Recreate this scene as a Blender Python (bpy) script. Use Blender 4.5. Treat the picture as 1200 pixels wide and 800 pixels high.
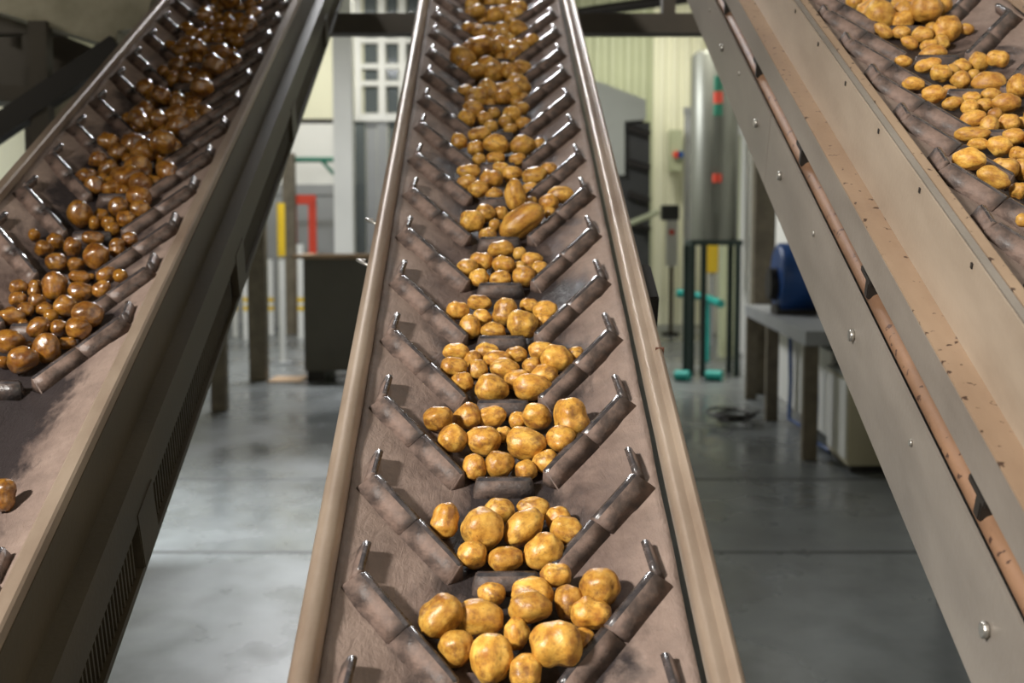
import bpy, bmesh, math, random
import numpy as np
from mathutils import Vector, Matrix, noise

for o in list(bpy.data.objects):
    bpy.data.objects.remove(o)
S = bpy.context.scene
COL = S.collection
rnd = random.Random(7)

# ------------------------------------------------------------------ camera
F = 1500.0                      # focal length in pixels of the 1200x800 frame
HC = 1.8                        # eye height
PITCH = math.atan(120 / F)      # looking slightly down, horizon at row 280
CAM = Vector((0, 0, HC))
RI = Vector((1, 0, 0))
FW = Vector((0, math.cos(PITCH), -math.sin(PITCH)))
UP = Vector((0, math.sin(PITCH), math.cos(PITCH)))
cd = bpy.data.cameras.new('camera')
cam = bpy.data.objects.new('camera', cd)
COL.objects.link(cam)
cam.location = CAM
cam.rotation_euler = (math.pi / 2 - PITCH, 0, 0)
cd.sensor_width = 36
cd.lens = F / 1200 * 36
cd.clip_start = 0.05
cd.dof.use_dof = True
cd.dof.focus_distance = 2.1
cd.dof.aperture_fstop = 4.5
S.camera = cam

# ------------------------------------------------------------------ world, lamps, exposure
W = bpy.data.worlds.new('world')
S.world = W
W.use_nodes = True
W.node_tree.nodes['Background'].inputs[0].default_value = (1.0, 0.93, 0.82, 1)
W.node_tree.nodes['Background'].inputs[1].default_value = 0.2
S.view_settings.view_transform = 'Standard'
S.view_settings.look = 'None'
S.view_settings.gamma = 1
S.view_settings.use_curve_mapping = False
S.view_settings.exposure = 0.0


def area(name, loc, size, power, col=(1, 0.95, 0.86), target=None, spread=180):
    l = bpy.data.lights.new(name, 'AREA')
    l.shape = 'RECTANGLE'
    l.size, l.size_y = size
    l.energy = power
    l.color = col
    l.spread = math.radians(spread)
    o = bpy.data.objects.new(name, l)
    COL.objects.link(o)
    o.location = loc
    if target is not None:
        o.rotation_euler = (Vector(target) - Vector(loc)).to_track_quat('-Z', 'Y').to_euler()
    return o


area('unseen_hall_lamp', (-3.6, -1.6, 4.4), (0.6, 0.4), 620, col=(1, 0.965, 0.91), target=(0.4, 2.2, 1.0))
area('unseen_hall_lamp', (-2.7, 7.7, 6.6), (1.4, 0.4), 130, col=(0.94, 0.97, 1.0), spread=54)
area('unseen_hall_lamp', (-2.9, 17.5, 6.6), (1.8, 0.5), 640, col=(0.96, 0.97, 1.0), spread=170)
area('unseen_hall_lamp', (2.2, 16.8, 6.6), (1.4, 0.4), 75, col=(1, 0.96, 0.86), spread=80)  # unseen lamp added to brighten the tank area
area('unseen_hall_lamp', (2.2, 24.6, 6.8), (2.4, 0.3), 88, col=(1, 0.98, 0.9), target=(2.4, 27, 2.0), spread=140)  # unseen wall-wash, set close to brighten the back cladding
area('unseen_hall_lamp', (-3.6, 24.4, 6.8), (3.0, 0.3), 108, col=(1, 0.98, 0.92), target=(-3.6, 27, 2.0), spread=140)  # unseen wall-wash, aimed to brighten the panelled back wall
area('unseen_hall_lamp', (-0.9, 12.4, 6.6), (0.9, 0.3), 34, col=(0.97, 0.98, 1.0), target=(-0.7, 4.2, 2.2), spread=80)
area('unseen_hall_lamp', (-0.9, 8.2, 6.6), (0.3, 3.6), 32, col=(0.97, 0.98, 1.0), target=(0.0, 2.6, 1.6), spread=80)
area('hopper_fill_light', (-4.6, 4.2, 3.6), (0.9, 0.1), 10, col=(1, 0.95, 0.85), target=(-2.7, 6.6, 2.9), spread=100)  # unseen lamp added to brighten the hopper sheet


# ------------------------------------------------------------------ helpers
def ray(px, py):
    return RI * ((px - 600) / F) + UP * ((400 - py) / F) + FW


def at(px, py, Y):
    r = ray(px, py)
    return CAM + r * (Y / r.y)


def gp(px, py, z=0.0):
    r = ray(px, py)
    return CAM + r * ((z - HC) / r.z)


def tag(o, label=None, cat=None, group=None, kind=None):
    if label: o['label'] = label
    if cat: o['category'] = cat
    if group: o['group'] = group
    if kind: o['kind'] = kind
    return o


def link(name, me, parent=None, mat=None):
    o = bpy.data.objects.new(name, me)
    COL.objects.link(o)
    if parent is not None:
        o.parent = parent
    if mat is not None and not me.materials:
        me.materials.append(mat)
    return o


def empty(name, loc=(0, 0, 0), label=None, cat=None, group=None):
    o = bpy.data.objects.new(name, None)
    o.empty_display_size = 0.1
    COL.objects.link(o)
    o.location = loc
    return tag(o, label, cat, group)


class MB:
    def __init__(self):
        self.bm = bmesh.new()

    def box(self, a, b):
        x0, y0, z0 = a; x1, y1, z1 = b
        v = [self.bm.verts.new(p) for p in ((x0, y0, z0), (x1, y0, z0), (x1, y1, z0), (x0, y1, z0),
                                            (x0, y0, z1), (x1, y0, z1), (x1, y1, z1), (x0, y1, z1))]
        for f in ((0, 3, 2, 1), (4, 5, 6, 7), (0, 1, 5, 4), (1, 2, 6, 5), (2, 3, 7, 6), (3, 0, 4, 7)):
            self.bm.faces.new([v[i] for i in f])
        return self

    def bar(self, p, q, w, h, up=(0, 0, 1)):
        p = Vector(p); q = Vector(q)
        t = (q - p).normalized()
        s = t.cross(Vector(up))
        if s.length < 1e-4: s = t.cross(Vector((0, 1, 0)))
        s.normalize()
        u = s.cross(t).normalized()
        vs = []
        for e in (p, q):
            for a, b in ((-1, -1), (1, -1), (1, 1), (-1, 1)):
                vs.append(self.bm.verts.new(e + s * a * w / 2 + u * b * h / 2))
        for f in ((0, 3, 2, 1), (4, 5, 6, 7), (0, 1, 5, 4), (1, 2, 6, 5), (2, 3, 7, 6), (3, 0, 4, 7)):
            self.bm.faces.new([vs[i] for i in f])
        return self

    def tube(self, pts, r, n=12, cap=True):
        pts = [Vector(p) for p in pts]
        rs = r if isinstance(r, (list, tuple)) else [r] * len(pts)
        rings = []
        prev = None
        for i, p in enumerate(pts):
            t = (pts[min(i + 1, len(pts) - 1)] - pts[max(i - 1, 0)]).normalized()
            if prev is None:
                s = t.cross(Vector((0, 0, 1)))
                if s.length < 1e-3: s = t.cross(Vector((0, 1, 0)))
            else:
                s = prev - t * prev.dot(t)
            s.normalize(); prev = s
            u = t.cross(s)
            rings.append([self.bm.verts.new(p + (s * math.cos(a) + u * math.sin(a)) * rs[i])
                          for a in [k * 2 * math.pi / n for k in range(n)]])
        for a, b in zip(rings, rings[1:]):
            for k in range(n):
                self.bm.faces.new((a[k], a[(k + 1) % n], b[(k + 1) % n], b[k])).smooth = True
        if cap:
            for f_ in (self.bm.faces.new(rings[0][::-1]), self.bm.faces.new(rings[-1])):
                for e_ in f_.edges: e_.smooth = False
        return self

    def prism(self, poly, d):
        d = Vector(d)
        a = [self.bm.verts.new(Vector(p)) for p in poly]
        b = [self.bm.verts.new(Vector(p) + d) for p in poly]
        n = len(a)
        self.bm.faces.new(a); self.bm.faces.new(b[::-1])
        for k in range(n):
            self.bm.faces.new((a[k], b[k], b[(k + 1) % n], a[(k + 1) % n]))
        return self

    def mesh(self, name, mat=None, bevel=0.0, smooth=False):
        bmesh.ops.recalc_face_normals(self.bm, faces=self.bm.faces[:])
        if bevel:
            bmesh.ops.bevel(self.bm, geom=self.bm.edges[:], offset=bevel, segments=2, affect='EDGES', clamp_overlap=True)
        if smooth:
            for f in self.bm.faces: f.smooth = True
            for e in self.bm.edges:
                if e.calc_face_angle(0) > .75: e.smooth = False
        me = bpy.data.meshes.new(name)
        self.bm.to_mesh(me); self.bm.free()
        if mat: me.materials.append(mat)
        return me

    def build(self, name, mat, parent=None, bevel=0.0, smooth=False, kind=None):
        o = link(name, self.mesh(name, mat, bevel, smooth), parent)
        if kind: o['kind'] = kind
        return o


def sheet(poly, th):
    """polyline (u,w) -> closed profile of a bent sheet"""
    P = [Vector(p) for p in poly]
    out = []
    for i, p in enumerate(P):
        t1 = (P[i] - P[i - 1]).normalized() if i else None
        t2 = (P[i + 1] - P[i]).normalized() if i < len(P) - 1 else None
        n1 = Vector((-t1.y, t1.x)) if t1 else None
        n2 = Vector((-t2.y, t2.x)) if t2 else None
        if n1 and n2:
            m = (n1 + n2).normalized(); m = m / max(0.4, m.dot(n1))
        else:
            m = n1 or n2
        out.append(p + m * th)
    return [tuple(p) for p in P] + [tuple(p) for p in out[::-1]]


# ------------------------------------------------------------------ materials
def srgb(r, g, b):
    f = lambda c: (c / 12.92 if c <= 0.04045 else ((c + 0.055) / 1.055) ** 2.4)
    return (f(r / 255), f(g / 255), f(b / 255), 1)


class NT:
    def __init__(self, name):
        self.m = bpy.data.materials.new(name)
        self.m.use_nodes = True
        self.t = self.m.node_tree
        self.p = self.t.nodes['Principled BSDF']

    def n(self, typ, **kw):
        x = self.t.nodes.new(typ)
        for k, v in kw.items():
            if k.startswith('_'): setattr(x, k[1:], v)
            else: x.inputs[k].default_value = v
        return x

    def l(self, a, b):
        self.t.links.new(a, b)

    def coord(self, scale=(1, 1, 1), kind='Object'):
        tc = self.n('ShaderNodeTexCoord')
        mp = self.n('ShaderNodeMapping')
        mp.inputs['Scale'].default_value = scale
        self.l(tc.outputs[kind], mp.inputs[0])
        return mp.outputs[0]

    def noise(self, vec, scale, detail=4, rough=0.55, dist=0.0):
        x = self.n('ShaderNodeTexNoise', Scale=scale, Detail=detail, Roughness=rough, Distortion=dist)
        self.l(vec, x.inputs['Vector'])
        return x.outputs['Fac']

    def ramp(self, fac, stops):
        r = self.n('ShaderNodeValToRGB')
        e = r.color_ramp.elements
        while len(e) < len(stops): e.new(0.5)
        for k, (p, c) in enumerate(stops):
            e[k].position = p
            e[k].color = c if len(c) == 4 else (*c, 1)
        self.l(fac, r.inputs[0])
        return r.outputs['Color']

    def mix(self, fac, a, b, mode='MIX'):
        m = self.n('ShaderNodeMix', _data_type='RGBA', _blend_type=mode)
        if isinstance(fac, (int, float)): m.inputs[0].default_value = fac
        else: self.l(fac, m.inputs[0])
        for i, c in ((6, a), (7, b)):
            if isinstance(c, tuple): m.inputs[i].default_value = c
            else: self.l(c, m.inputs[i])
        return m.outputs[2]

    def math(self, op, a, b=0.0):
        m = self.n('ShaderNodeMath', _operation=op)
        for i, c in ((0, a), (1, b)):
            if isinstance(c, (int, float)): m.inputs[i].default_value = c
            else: self.l(c, m.inputs[i])
        return m.outputs[0]

    def bump(self, h, strength=0.3, dist=0.01):
        b = self.n('ShaderNodeBump', Strength=strength, Distance=dist)
        self.l(h, b.inputs['Height'])
        self.l(b.outputs[0], self.p.inputs['Normal'])

    def base(self, c):
        if isinstance(c, tuple): self.p.inputs['Base Color'].default_value = c
        else: self.l(c, self.p.inputs['Base Color'])

    def rough(self, c):
        if isinstance(c, (int, float)): self.p.inputs['Roughness'].default_value = c
        else: self.l(c, self.p.inputs['Roughness'])


BW = (0, 0, 0, 1); WH = (1, 1, 1, 1)


def steel(name, c1, c2, rough=0.5, metal=0.35, scale=6.0, spots=None, stretch=(1, 0.3, 1)):
    t = NT(name)
    v = t.coord(stretch)
    n1 = t.noise(v, scale, 6, 0.6)
    col = t.ramp(n1, [(0.35, c1), (0.65, c2)])
    if spots:
        n2 = t.noise(t.coord(), 55, 3, 0.5)
        f = t.ramp(n2, [(0.64, BW), (0.68, WH)])
        col = t.mix(f, col, spots)
    t.base(col)
    t.rough(t.math('ADD', t.math('MULTIPLY', n1, 0.25), rough - 0.12))
    t.p.inputs['Metallic'].default_value = metal
    t.bump(t.noise(t.coord(), 90, 3), 0.12, 0.004)
    return t.m


def plain(name, c, rough=0.6, metal=0.0, var=0.25, scale=4.0):
    t = NT(name)
    n = t.noise(t.coord(), scale, 5, 0.6)
    d = tuple(x * (1 - var) for x in c[:3]) + (1,)
    t.base(t.ramp(n, [(0.3, d), (0.7, c)]))
    t.rough(rough)
    t.p.inputs['Metallic'].default_value = metal
    return t.m


def belt_mat(name, wet):
    t = NT(name)
    v = t.coord()
    n1 = t.noise(v, 9, 8, 0.65)
    n2 = t.noise(v, 70, 4, 0.6)
    n3 = t.noise(t.coord((1, 0.6, 1)), 7, 6, 0.62, 0.5)
    dust = t.ramp(n1, [(0.32, srgb(86, 70, 64)), (0.5, srgb(120, 101, 92)), (0.68, srgb(148, 128, 117))])
    dust = t.mix(t.math('MULTIPLY', n2, 0.45), dust, srgb(78, 60, 52))
    sep = t.n('ShaderNodeSeparateXYZ'); t.l(v, sep.inputs[0])
    au = t.math('ABSOLUTE', sep.outputs[0])
    dry = t.math('MULTIPLY', t.ramp(t.math('ADD', au, t.math('MULTIPLY', n3, .08)), [(0.16, BW), (0.25, WH)]), .35)
    dust = t.mix(dry, dust, srgb(162, 142, 128))
    cen = t.math('SUBTRACT', 1.0, t.math('DIVIDE', au, 0.19))       # 1 at the wet middle of the belt
    k = t.math('ADD', t.math('MULTIPLY', cen, 0.5), t.math('MULTIPLY', n3, 1.1))
    f = t.ramp(k, [(0.74 - wet, BW), (0.90 - wet, WH)])
    t.base(t.mix(f, dust, srgb(48, 42, 42)))
    t.rough(t.ramp(f, [(0, (0.72,) * 3), (1, (0.42,) * 3)]))
    n4 = t.noise(t.coord((1, 0.35, 1)), 45, 6, 0.7, 1.2)
    h = t.math('ADD', t.math('MULTIPLY', n1, 0.8), t.math('ADD', t.math('MULTIPLY', n2, 0.5), t.math('MULTIPLY', n4, 0.8)))
    t.bump(h, 0.6, 0.007)
    return t.m


def crest_mat(name, r):
    t = NT(name)
    n = t.noise(t.coord(), 40, 5, .6)
    t.base(t.ramp(n, [(0.35, srgb(48, 46, 48)), (0.65, srgb(84, 76, 74))]))
    t.rough(t.math('ADD', r - .08, t.math('MULTIPLY', n, .2)))
    t.bump(n, .15, .004)
    return t.m


def cleat_mat(name, wet):
    t = NT(name)
    v = t.coord()
    n1 = t.noise(v, 16, 6, 0.65)
    n2 = t.noise(v, 80, 3, 0.6)
    geo = t.n('ShaderNodeNewGeometry')
    n3 = t.noise(v, 34, 6, 0.7)
    c = t.ramp(n1, [(0.34, srgb(50, 45, 44)), (0.45, srgb(82, 68, 61)), (0.58, srgb(120, 99, 88))])
    c = t.mix(t.math('MULTIPLY', t.ramp(n3, [(0.45, BW), (0.62, WH)]), 0.38), c, srgb(62, 51, 46))
    t.base(c)
    t.rough(t.ramp(n1, [(0.36, ((.22 if wet else 0.4),) * 3), (0.56, ((.45 if wet else 0.72),) * 3)]))
    t.bump(t.math('ADD', n3, t.math('MULTIPLY', n2, 0.5)), 0.5, 0.005)
    return t.m


def potato_mat(name, tint, rough, mud, coat=0.0):
    t = NT(name)
    oi = t.n('ShaderNodeObjectInfo')
    tc = t.n('ShaderNodeTexCoord')
    add = t.n('ShaderNodeVectorMath', _operation='ADD')
    mul = t.n('ShaderNodeVectorMath', _operation='SCALE')
    cx = t.n('ShaderNodeCombineXYZ')
    for k in range(3): t.l(oi.outputs['Random'], cx.inputs[k])
    t.l(cx.outputs[0], mul.inputs[0]); mul.inputs['Scale'].default_value = 37.0
    t.l(tc.outputs['Object'], add.inputs[0]); t.l(mul.outputs[0], add.inputs[1])
    v = add.outputs[0]
    n1 = t.noise(v, 1.6, 5, 0.6)
    n2 = t.noise(v, 4.0, 5, 0.6)
    n3 = t.noise(v, 11.0, 2, 0.5)
    col = t.ramp(n1, [(0.3, srgb(160, 104, 40)), (0.5, srgb(198, 148, 62)), (0.7, srgb(220, 178, 88))])
    col = t.mix(t.math('MULTIPLY', t.ramp(n2, [(0.5, BW), (0.72, WH)]), 0.6), col, srgb(124, 80, 38))
    mudf = t.ramp(t.noise(v, 1.1, 6, 0.65), [(mud, BW), (mud + 0.12, WH)])
    col = t.mix(t.math('MULTIPLY', mudf, 0.75), col, srgb(112, 72, 40))
    spot = t.ramp(n3, [(0.68, BW), (0.73, WH)])
    col = t.mix(t.math('MULTIPLY', spot, 0.75), col, srgb(92, 58, 30))
    at_ = t.n('ShaderNodeAttribute', _attribute_name='eye')
    col = t.mix(t.math('MULTIPLY', at_.outputs['Fac'], 0.85), col, srgb(78, 48, 26))
    r2 = t.math('FRACT', t.math('MULTIPLY', oi.outputs['Random'], 17.3))
    col = t.mix(t.math('MULTIPLY', r2, 0.45), col, t.mix(1.0, col, srgb(206, 176, 150), 'MULTIPLY'))
    col = t.mix(1.0, col, tint, 'MULTIPLY')
    val = t.math('ADD', 0.9, t.math('MULTIPLY', oi.outputs['Random'], 0.3))
    hs = t.n('ShaderNodeHueSaturation')
    t.l(val, hs.inputs['Value']); t.l(col, hs.inputs['Color'])
    t.base(hs.outputs[0])
    t.rough(t.math('ADD', rough, t.math('MULTIPLY', n2, 0.2)))
    t.p.inputs['Coat Weight'].default_value = coat
    t.p.inputs['Coat Roughness'].default_value = 0.12
    t.bump(t.math('ADD', n2, t.math('MULTIPLY', n3, 0.4)), 0.10, 0.05)
    return t.m


def floor_mat():
    t = NT('wet_concrete')
    v = t.coord((1, 0.7, 1))
    n1 = t.noise(v, 0.55, 7, 0.6, 0.3)
    n2 = t.noise(v, 3.5, 6, 0.65)
    c = t.ramp(n1, [(0.3, srgb(78, 80, 80)), (0.55, srgb(108, 112, 112)), (0.75, srgb(130, 132, 132))])
    c = t.mix(t.math('MULTIPLY', t.ramp(n2, [(0.45, BW), (0.75, WH)]), 0.5), c, srgb(62, 64, 62))
    t.base(c)
    t.rough(t.ramp(t.noise(v, 0.8, 5, 0.6), [(0.35, (0.16,) * 3), (0.65, (0.42,) * 3)]))
    t.bump(t.noise(v, 6, 5), 0.08, 0.01)
    return t.m


def glass_mat():
    t = NT('window_glass')
    t.base(srgb(120, 128, 130)); t.rough(0.08)
    t.p.inputs['Transmission Weight'].default_value = 0.5
    return t.m


M = dict(
    belt=belt_mat('dusty_rubber_belt', 0.05),
    belt_wet=belt_mat('damp_rubber_belt', 0.1),
    cleat=cleat_mat('cleat_rubber', False), cleat_wet=cleat_mat('wet_cleat_rubber', True),
    crest=crest_mat('polished_rubber', .24), crest_wet=crest_mat('wet_polished_rubber', .2),
    rail=steel('worn_rail_steel', srgb(128, 108, 92), srgb(164, 146, 128), 0.42, 0.3),
    chan=steel('dusty_galvanised_sheet', srgb(150, 134, 117), srgb(174, 158, 140), 0.48, 0.25),
    chan_dirt=steel('muddy_ledge_sheet', srgb(136, 112, 90), srgb(160, 136, 112), 0.6, 0.1, spots=srgb(70, 50, 38)),
    chan_grey=steel('brushed_grey_sheet', srgb(126, 117, 108), srgb(150, 141, 131), 0.4, 0.25),
    hop=steel('faded_olive_sheet', srgb(140, 134, 112), srgb(166, 158, 136), 0.5, 0.1),
    shaded_olive=steel('shaded_olive_steel', srgb(66, 58, 44), srgb(84, 74, 58), 0.5, 0.1),  # darker copy of the olive, the side channel's shade put into the colour
    olive=steel('painted_olive_steel', srgb(96, 88, 72), srgb(120, 110, 92), 0.5, 0.1),
    pipe=steel('rusty_pipe', srgb(108, 80, 60), srgb(140, 106, 80), 0.6, 0.15, 12, spots=srgb(70, 46, 34)),
    dark=plain('black_steel', srgb(44, 40, 36), 0.5, 0.2),
    beam=plain('dark_brown_steel', srgb(72, 64, 52), 0.55, 0.1),
    bolt=plain('zinc_bolt', srgb(190, 186, 178), 0.3, 0.8),
    rust=plain('rust_stain', srgb(96, 60, 42), 0.8),
    floor=floor_mat(),
    cream=plain('cream_cladding', srgb(222, 220, 192), 0.6, 0, 0.08, 0.8),
    white=plain('white_paint', srgb(226, 226, 220), 0.55, 0, 0.08, 1.0),
    palegreen=plain('pale_green_cladding', srgb(176, 180, 146), 0.6, 0, 0.12, 0.8),
    grey=plain('grey_paint', srgb(150, 152, 152), 0.5, 0, 0.12, 1.5),
    lgrey=plain('light_grey_sheet', srgb(176, 178, 168), 0.5, 0, 0.1, 1),
    dgrey=plain('charcoal_machine', srgb(62, 62, 60), 0.5, 0.1, 0.3, 3),
    ceil=plain('ceiling_sheet', srgb(140, 138, 128), 0.8),
    tank=steel('stainless_tank', srgb(96, 98, 90), srgb(122, 124, 114), 0.4, 0.5, 2, None, (1, 1, 0.2)),
    green=plain('green_paint', srgb(30, 128, 100), 0.45),
    dgreen=plain('dark_green_paint', srgb(34, 52, 46), 0.5),
    teal=plain('teal_plastic', srgb(30, 150, 138), 0.4),
    red=plain('red_orange_paint', srgb(224, 74, 48), 0.45, 0, 0.1),
    yellow=plain('yellow_paint', srgb(232, 194, 44), 0.45, 0, 0.1),
    blue=plain('blue_plastic', srgb(26, 74, 140), 0.4),
    beige=plain('beige_cabinet', srgb(186, 178, 150), 0.5, 0, 0.12, 1.5),
    wood=plain('rim_timber', srgb(170, 142, 110), 0.7, 0, 0.25, 8),
    bin=plain('dark_grey_bin', srgb(92, 88, 78), 0.6, 0, 0.2, 2),
    glass=glass_mat(),
    p_mid=potato_mat('potato_skin', (1, 1, 1, 1), 0.28, 0.52),
    p_wet_shaded=potato_mat('wet_shaded_potato_skin', srgb(186, 170, 150), 0.2, 0.48, 0.9),  # wet skin, its tint also darkened for the belt's shade
    p_dry=potato_mat('dusty_potato_skin', (1, 1, 0.98, 1), 0.42, 0.58),
)

# ------------------------------------------------------------------ the hall
WALLK = 0.065


def wall_x(y): return 2.32 + WALLK * y


BACK = 27.0
f = MB().box((-10, -5, -0.2), (8, 30, 0)).build('floor', M['floor']); tag(f, kind='structure')
c = MB().box((-10, -5, 7.4), (8, 30, 7.6)).build('ceiling', M['ceil']); tag(c, kind='structure')
wl = MB().box((-8.2, -5, 0), (-8, 27.2, 7.4)).build('wall_left', M['cream']); tag(wl, kind='structure')
wr = MB().prism([(wall_x(-5), -5, 0), (wall_x(27.2), 27.2, 0), (wall_x(27.2) + .2, 27.2, 0), (wall_x(-5) + .2, -5, 0)], (0, 0, 7.4)).build('wall_right', M['white'])
tag(wr, kind='structure')


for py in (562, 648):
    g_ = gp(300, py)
    MB().box((-7.9, g_.y, 0), (wall_x(g_.y) - .02, g_.y + .05, .002)).build('beam_reflection', M['dgrey'], f)  # dark strips stand in for beam shadows and reflections on the floor


def corrugated(name, x0, x1, z0, z1, y, mat, pitch=0.2, depth=0.05, parent=None):
    mb = MB()
    pts = []
    x = x0
    k = 0
    while x < x1 - 1e-6:
        e = min(x + pitch, x1)
        w = e - x
        pts += [(x, y), (x + w * .35, y), (x + w * .5, y - depth), (x + w * .85, y - depth)]
        x = e
    pts.append((x1, y))
    poly = [(a, b, z0) for a, b in pts] + [(x1, y + .12, z0), (x0, y + .12, z0)]
    mb.prism(poly, (0, 0, z1 - z0))
    return mb.build(name, mat, parent)


xs = [at(690, 300, BACK).x, at(764, 300, BACK).x]
wb = MB().box((-8, BACK + .12, 0), (4.2, BACK + .3, 7.4)).build('wall_back', M['cream']); tag(wb, kind='structure')
corrugated('cladding_sheet', 0.6, xs[1], 0, 7.4, BACK, M['palegreen'], 0.32, 0.06, wb)
corrugated('cladding_sheet', xs[1], 4.1, 0, 7.4, BACK, M['cream'], 0.26, 0.06, wb)
# smooth sheeting with a dark seam behind the bin
seam = at(370, 142, BACK).z
xl = at(427, 100, BACK).x
MB().box((-7.9, BACK, seam + .05), (xl, BACK + .12, 7.4)).build('wall_panel', M['cream'], wb)
MB().box((-7.9, BACK, at(370, 222, BACK).z), (xl, BACK + .12, seam - .05)).build('wall_panel', M['white'], wb)
MB().box((-7.9, BACK + .04, seam - .06), (xl, BACK + .12, seam + .06)).build('seam_strip', M['dark'], wb)
MB().box((-7.9, BACK - .03, at(370, 228, BACK).z), (xl, BACK + .12, at(370, 216, BACK).z)).build('rail_strip', M['grey'], wb)
MB().box((-7.9, BACK, 0), (xl, BACK + .12, at(370, 228, BACK).z)).build('wall_panel', M['grey'], wb)

# window of steel bars and panes
win = empty('window_1', (0, 0, 0)); tag(win, kind='structure')
fr = MB()
wx = [at(p, 90, BACK).x for p in (420, 448, 472, 500, 530)]
wz = [at(440, p, BACK).z for p in (136, 98, 78, 48, 20, -10)]
for i, x in enumerate(wx):
    fr.box((x - .07, BACK - .08, wz[0]), (x + .07, BACK + .1, wz[-1]))
for z in wz:
    fr.box((wx[0], BACK - .07, z - .05), (wx[-1], BACK + .1, z + .05))
fr.build('window_frame', M['white'], win)
for i in range(4):
    for j in range(5):
        MB().box((wx[i] + .1, BACK + .02, wz[j] + .07), (wx[i + 1] - .1, BACK + .04, wz[j + 1] - .07)).build('pane', M['glass'], win)


# ------------------------------------------------------------------ conveyors
BWID = 0.24      # half width of belt
ALPHA = math.radians(21)   # trough angle
PIT = 0.24       # chevron pitch


def wtr(u):
    """height of the troughed belt, rail top plane = 0"""
    a = np.abs(u)
    s = math.tan(ALPHA)
    r = np.where(a < .05, 0.0, np.where(a < .09, s * (a - .05) ** 2 / .08, s * .02 + s * (a - .09)))
    e = s * .02 + s * (BWID - .09)
    return r - e - .02


def wslope(u):
    a = abs(u)
    s = math.tan(ALPHA)
    k = 0 if a < .05 else (s * (a - .05) / .04 if a < .09 else s)
    return math.copysign(k, u)


CH = 0.027       # cleat height
# crest line of one side relative to the uphill tip: (u, v)
TIP = (0.206, 0.0); KINK = (0.212, -0.076); MID = (0.140, -0.163); INN = (0.066, -0.249)
BLK = -0.254


def crest_v(a):
    """v offset of cleat crest at lateral |u|"""
    return np.interp(a, [0, .066, .140, .212], [BLK, INN[1], MID[1], KINK[1]])


def lug(name, a, b, up=0.006, dn=0.030, n=4, in_a=.004, in_b=.004, h=CH):
    A = Vector(a); B = Vector(b)
    T2 = (B - A).normalized()
    bm = bmesh.new()
    rings = []
    for k in range(n + 1):
        t = k / n
        p = A.lerp(B, t)
        ins = in_a * (1 if k == 0 else 0) - in_b * (1 if k == n else 0)
        def pt(q, hh):
            s = wslope(q.x)
            N = Vector((-s, 0, 1)).normalized()
            return Vector((q.x, q.y, float(wtr(q.x)))) + N * hh
        side = Vector((-T2.y, T2.x))          # uphill side must have +v
        if side.y < 0: side = -side
        if abs(side.y) < .2: side = Vector((-math.copysign(1, p.x), 0.12)).normalized()
        ring = [pt(p + side * up, -.004), pt(p + side * .005 + T2 * ins, h), pt(p - side * .006 + T2 * ins, h * .98), pt(p - side * dn, -.004)]
        rings.append([bm.verts.new(x) for x in ring])
    for r, q in zip(rings, rings[1:]):
        for k in range(4):
            bm.faces.new((r[k], r[(k + 1) % 4], q[(k + 1) % 4], q[k]))
    bm.faces.new(rings[0]); bm.faces.new(rings[-1][::-1])
    bmesh.ops.recalc_face_normals(bm, faces=bm.faces[:])
    ends = {v for r_ in ([rings[0]] if in_a < .0015 else []) + ([rings[-1]] if in_b < .0015 else []) for v in r_}
    sharp = [e for e in bm.edges if e.calc_face_angle(0) > .5 and not (e.verts[0] in ends and e.verts[1] in ends)]
    bmesh.ops.bevel(bm, geom=sharp, offset=.0022, segments=2, affect='EDGES', clamp_overlap=True)
    for f_ in bm.faces:
        f_.smooth = True
        c_ = f_.calc_center_median()
        hh = (c_.z - float(wtr(c_.x))) * math.cos(math.atan(wslope(c_.x)))
        f_.material_index = 1 if hh > h * .9 else 0
    me = bpy.data.meshes.new(name)
    bm.to_mesh(me); bm.free()
    me.materials.append(M['cleat']); me.materials.append(M['crest'])
    return me


def gapped(a, b, ga, gb):
    A = Vector(a); B = Vector(b); t = (B - A).normalized()
    return tuple(A + t * ga), tuple(B - t * gb)


LUGS = {}
for sgn in (-1, 1):
    m = lambda p: (p[0] * sgn, p[1])
    LUGS['tip', sgn] = lug('cleat_tip', *gapped(m(TIP), m(KINK), 0, .002), up=.006, dn=.010, in_a=.002, in_b=.001, h=.024)
    LUGS['out', sgn] = lug('cleat_arm', *gapped(m(KINK), m(MID), .0, .001), in_a=.006, in_b=.001)
    LUGS['inn', sgn] = lug('cleat_arm', *gapped(m(MID), m(INN), .001, 0), in_a=.001, in_b=.008)
LUGS['blk', 0] = lug('cleat_block', (-.052, BLK), (.052, BLK), in_a=.008, in_b=.008, h=.026)


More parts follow.
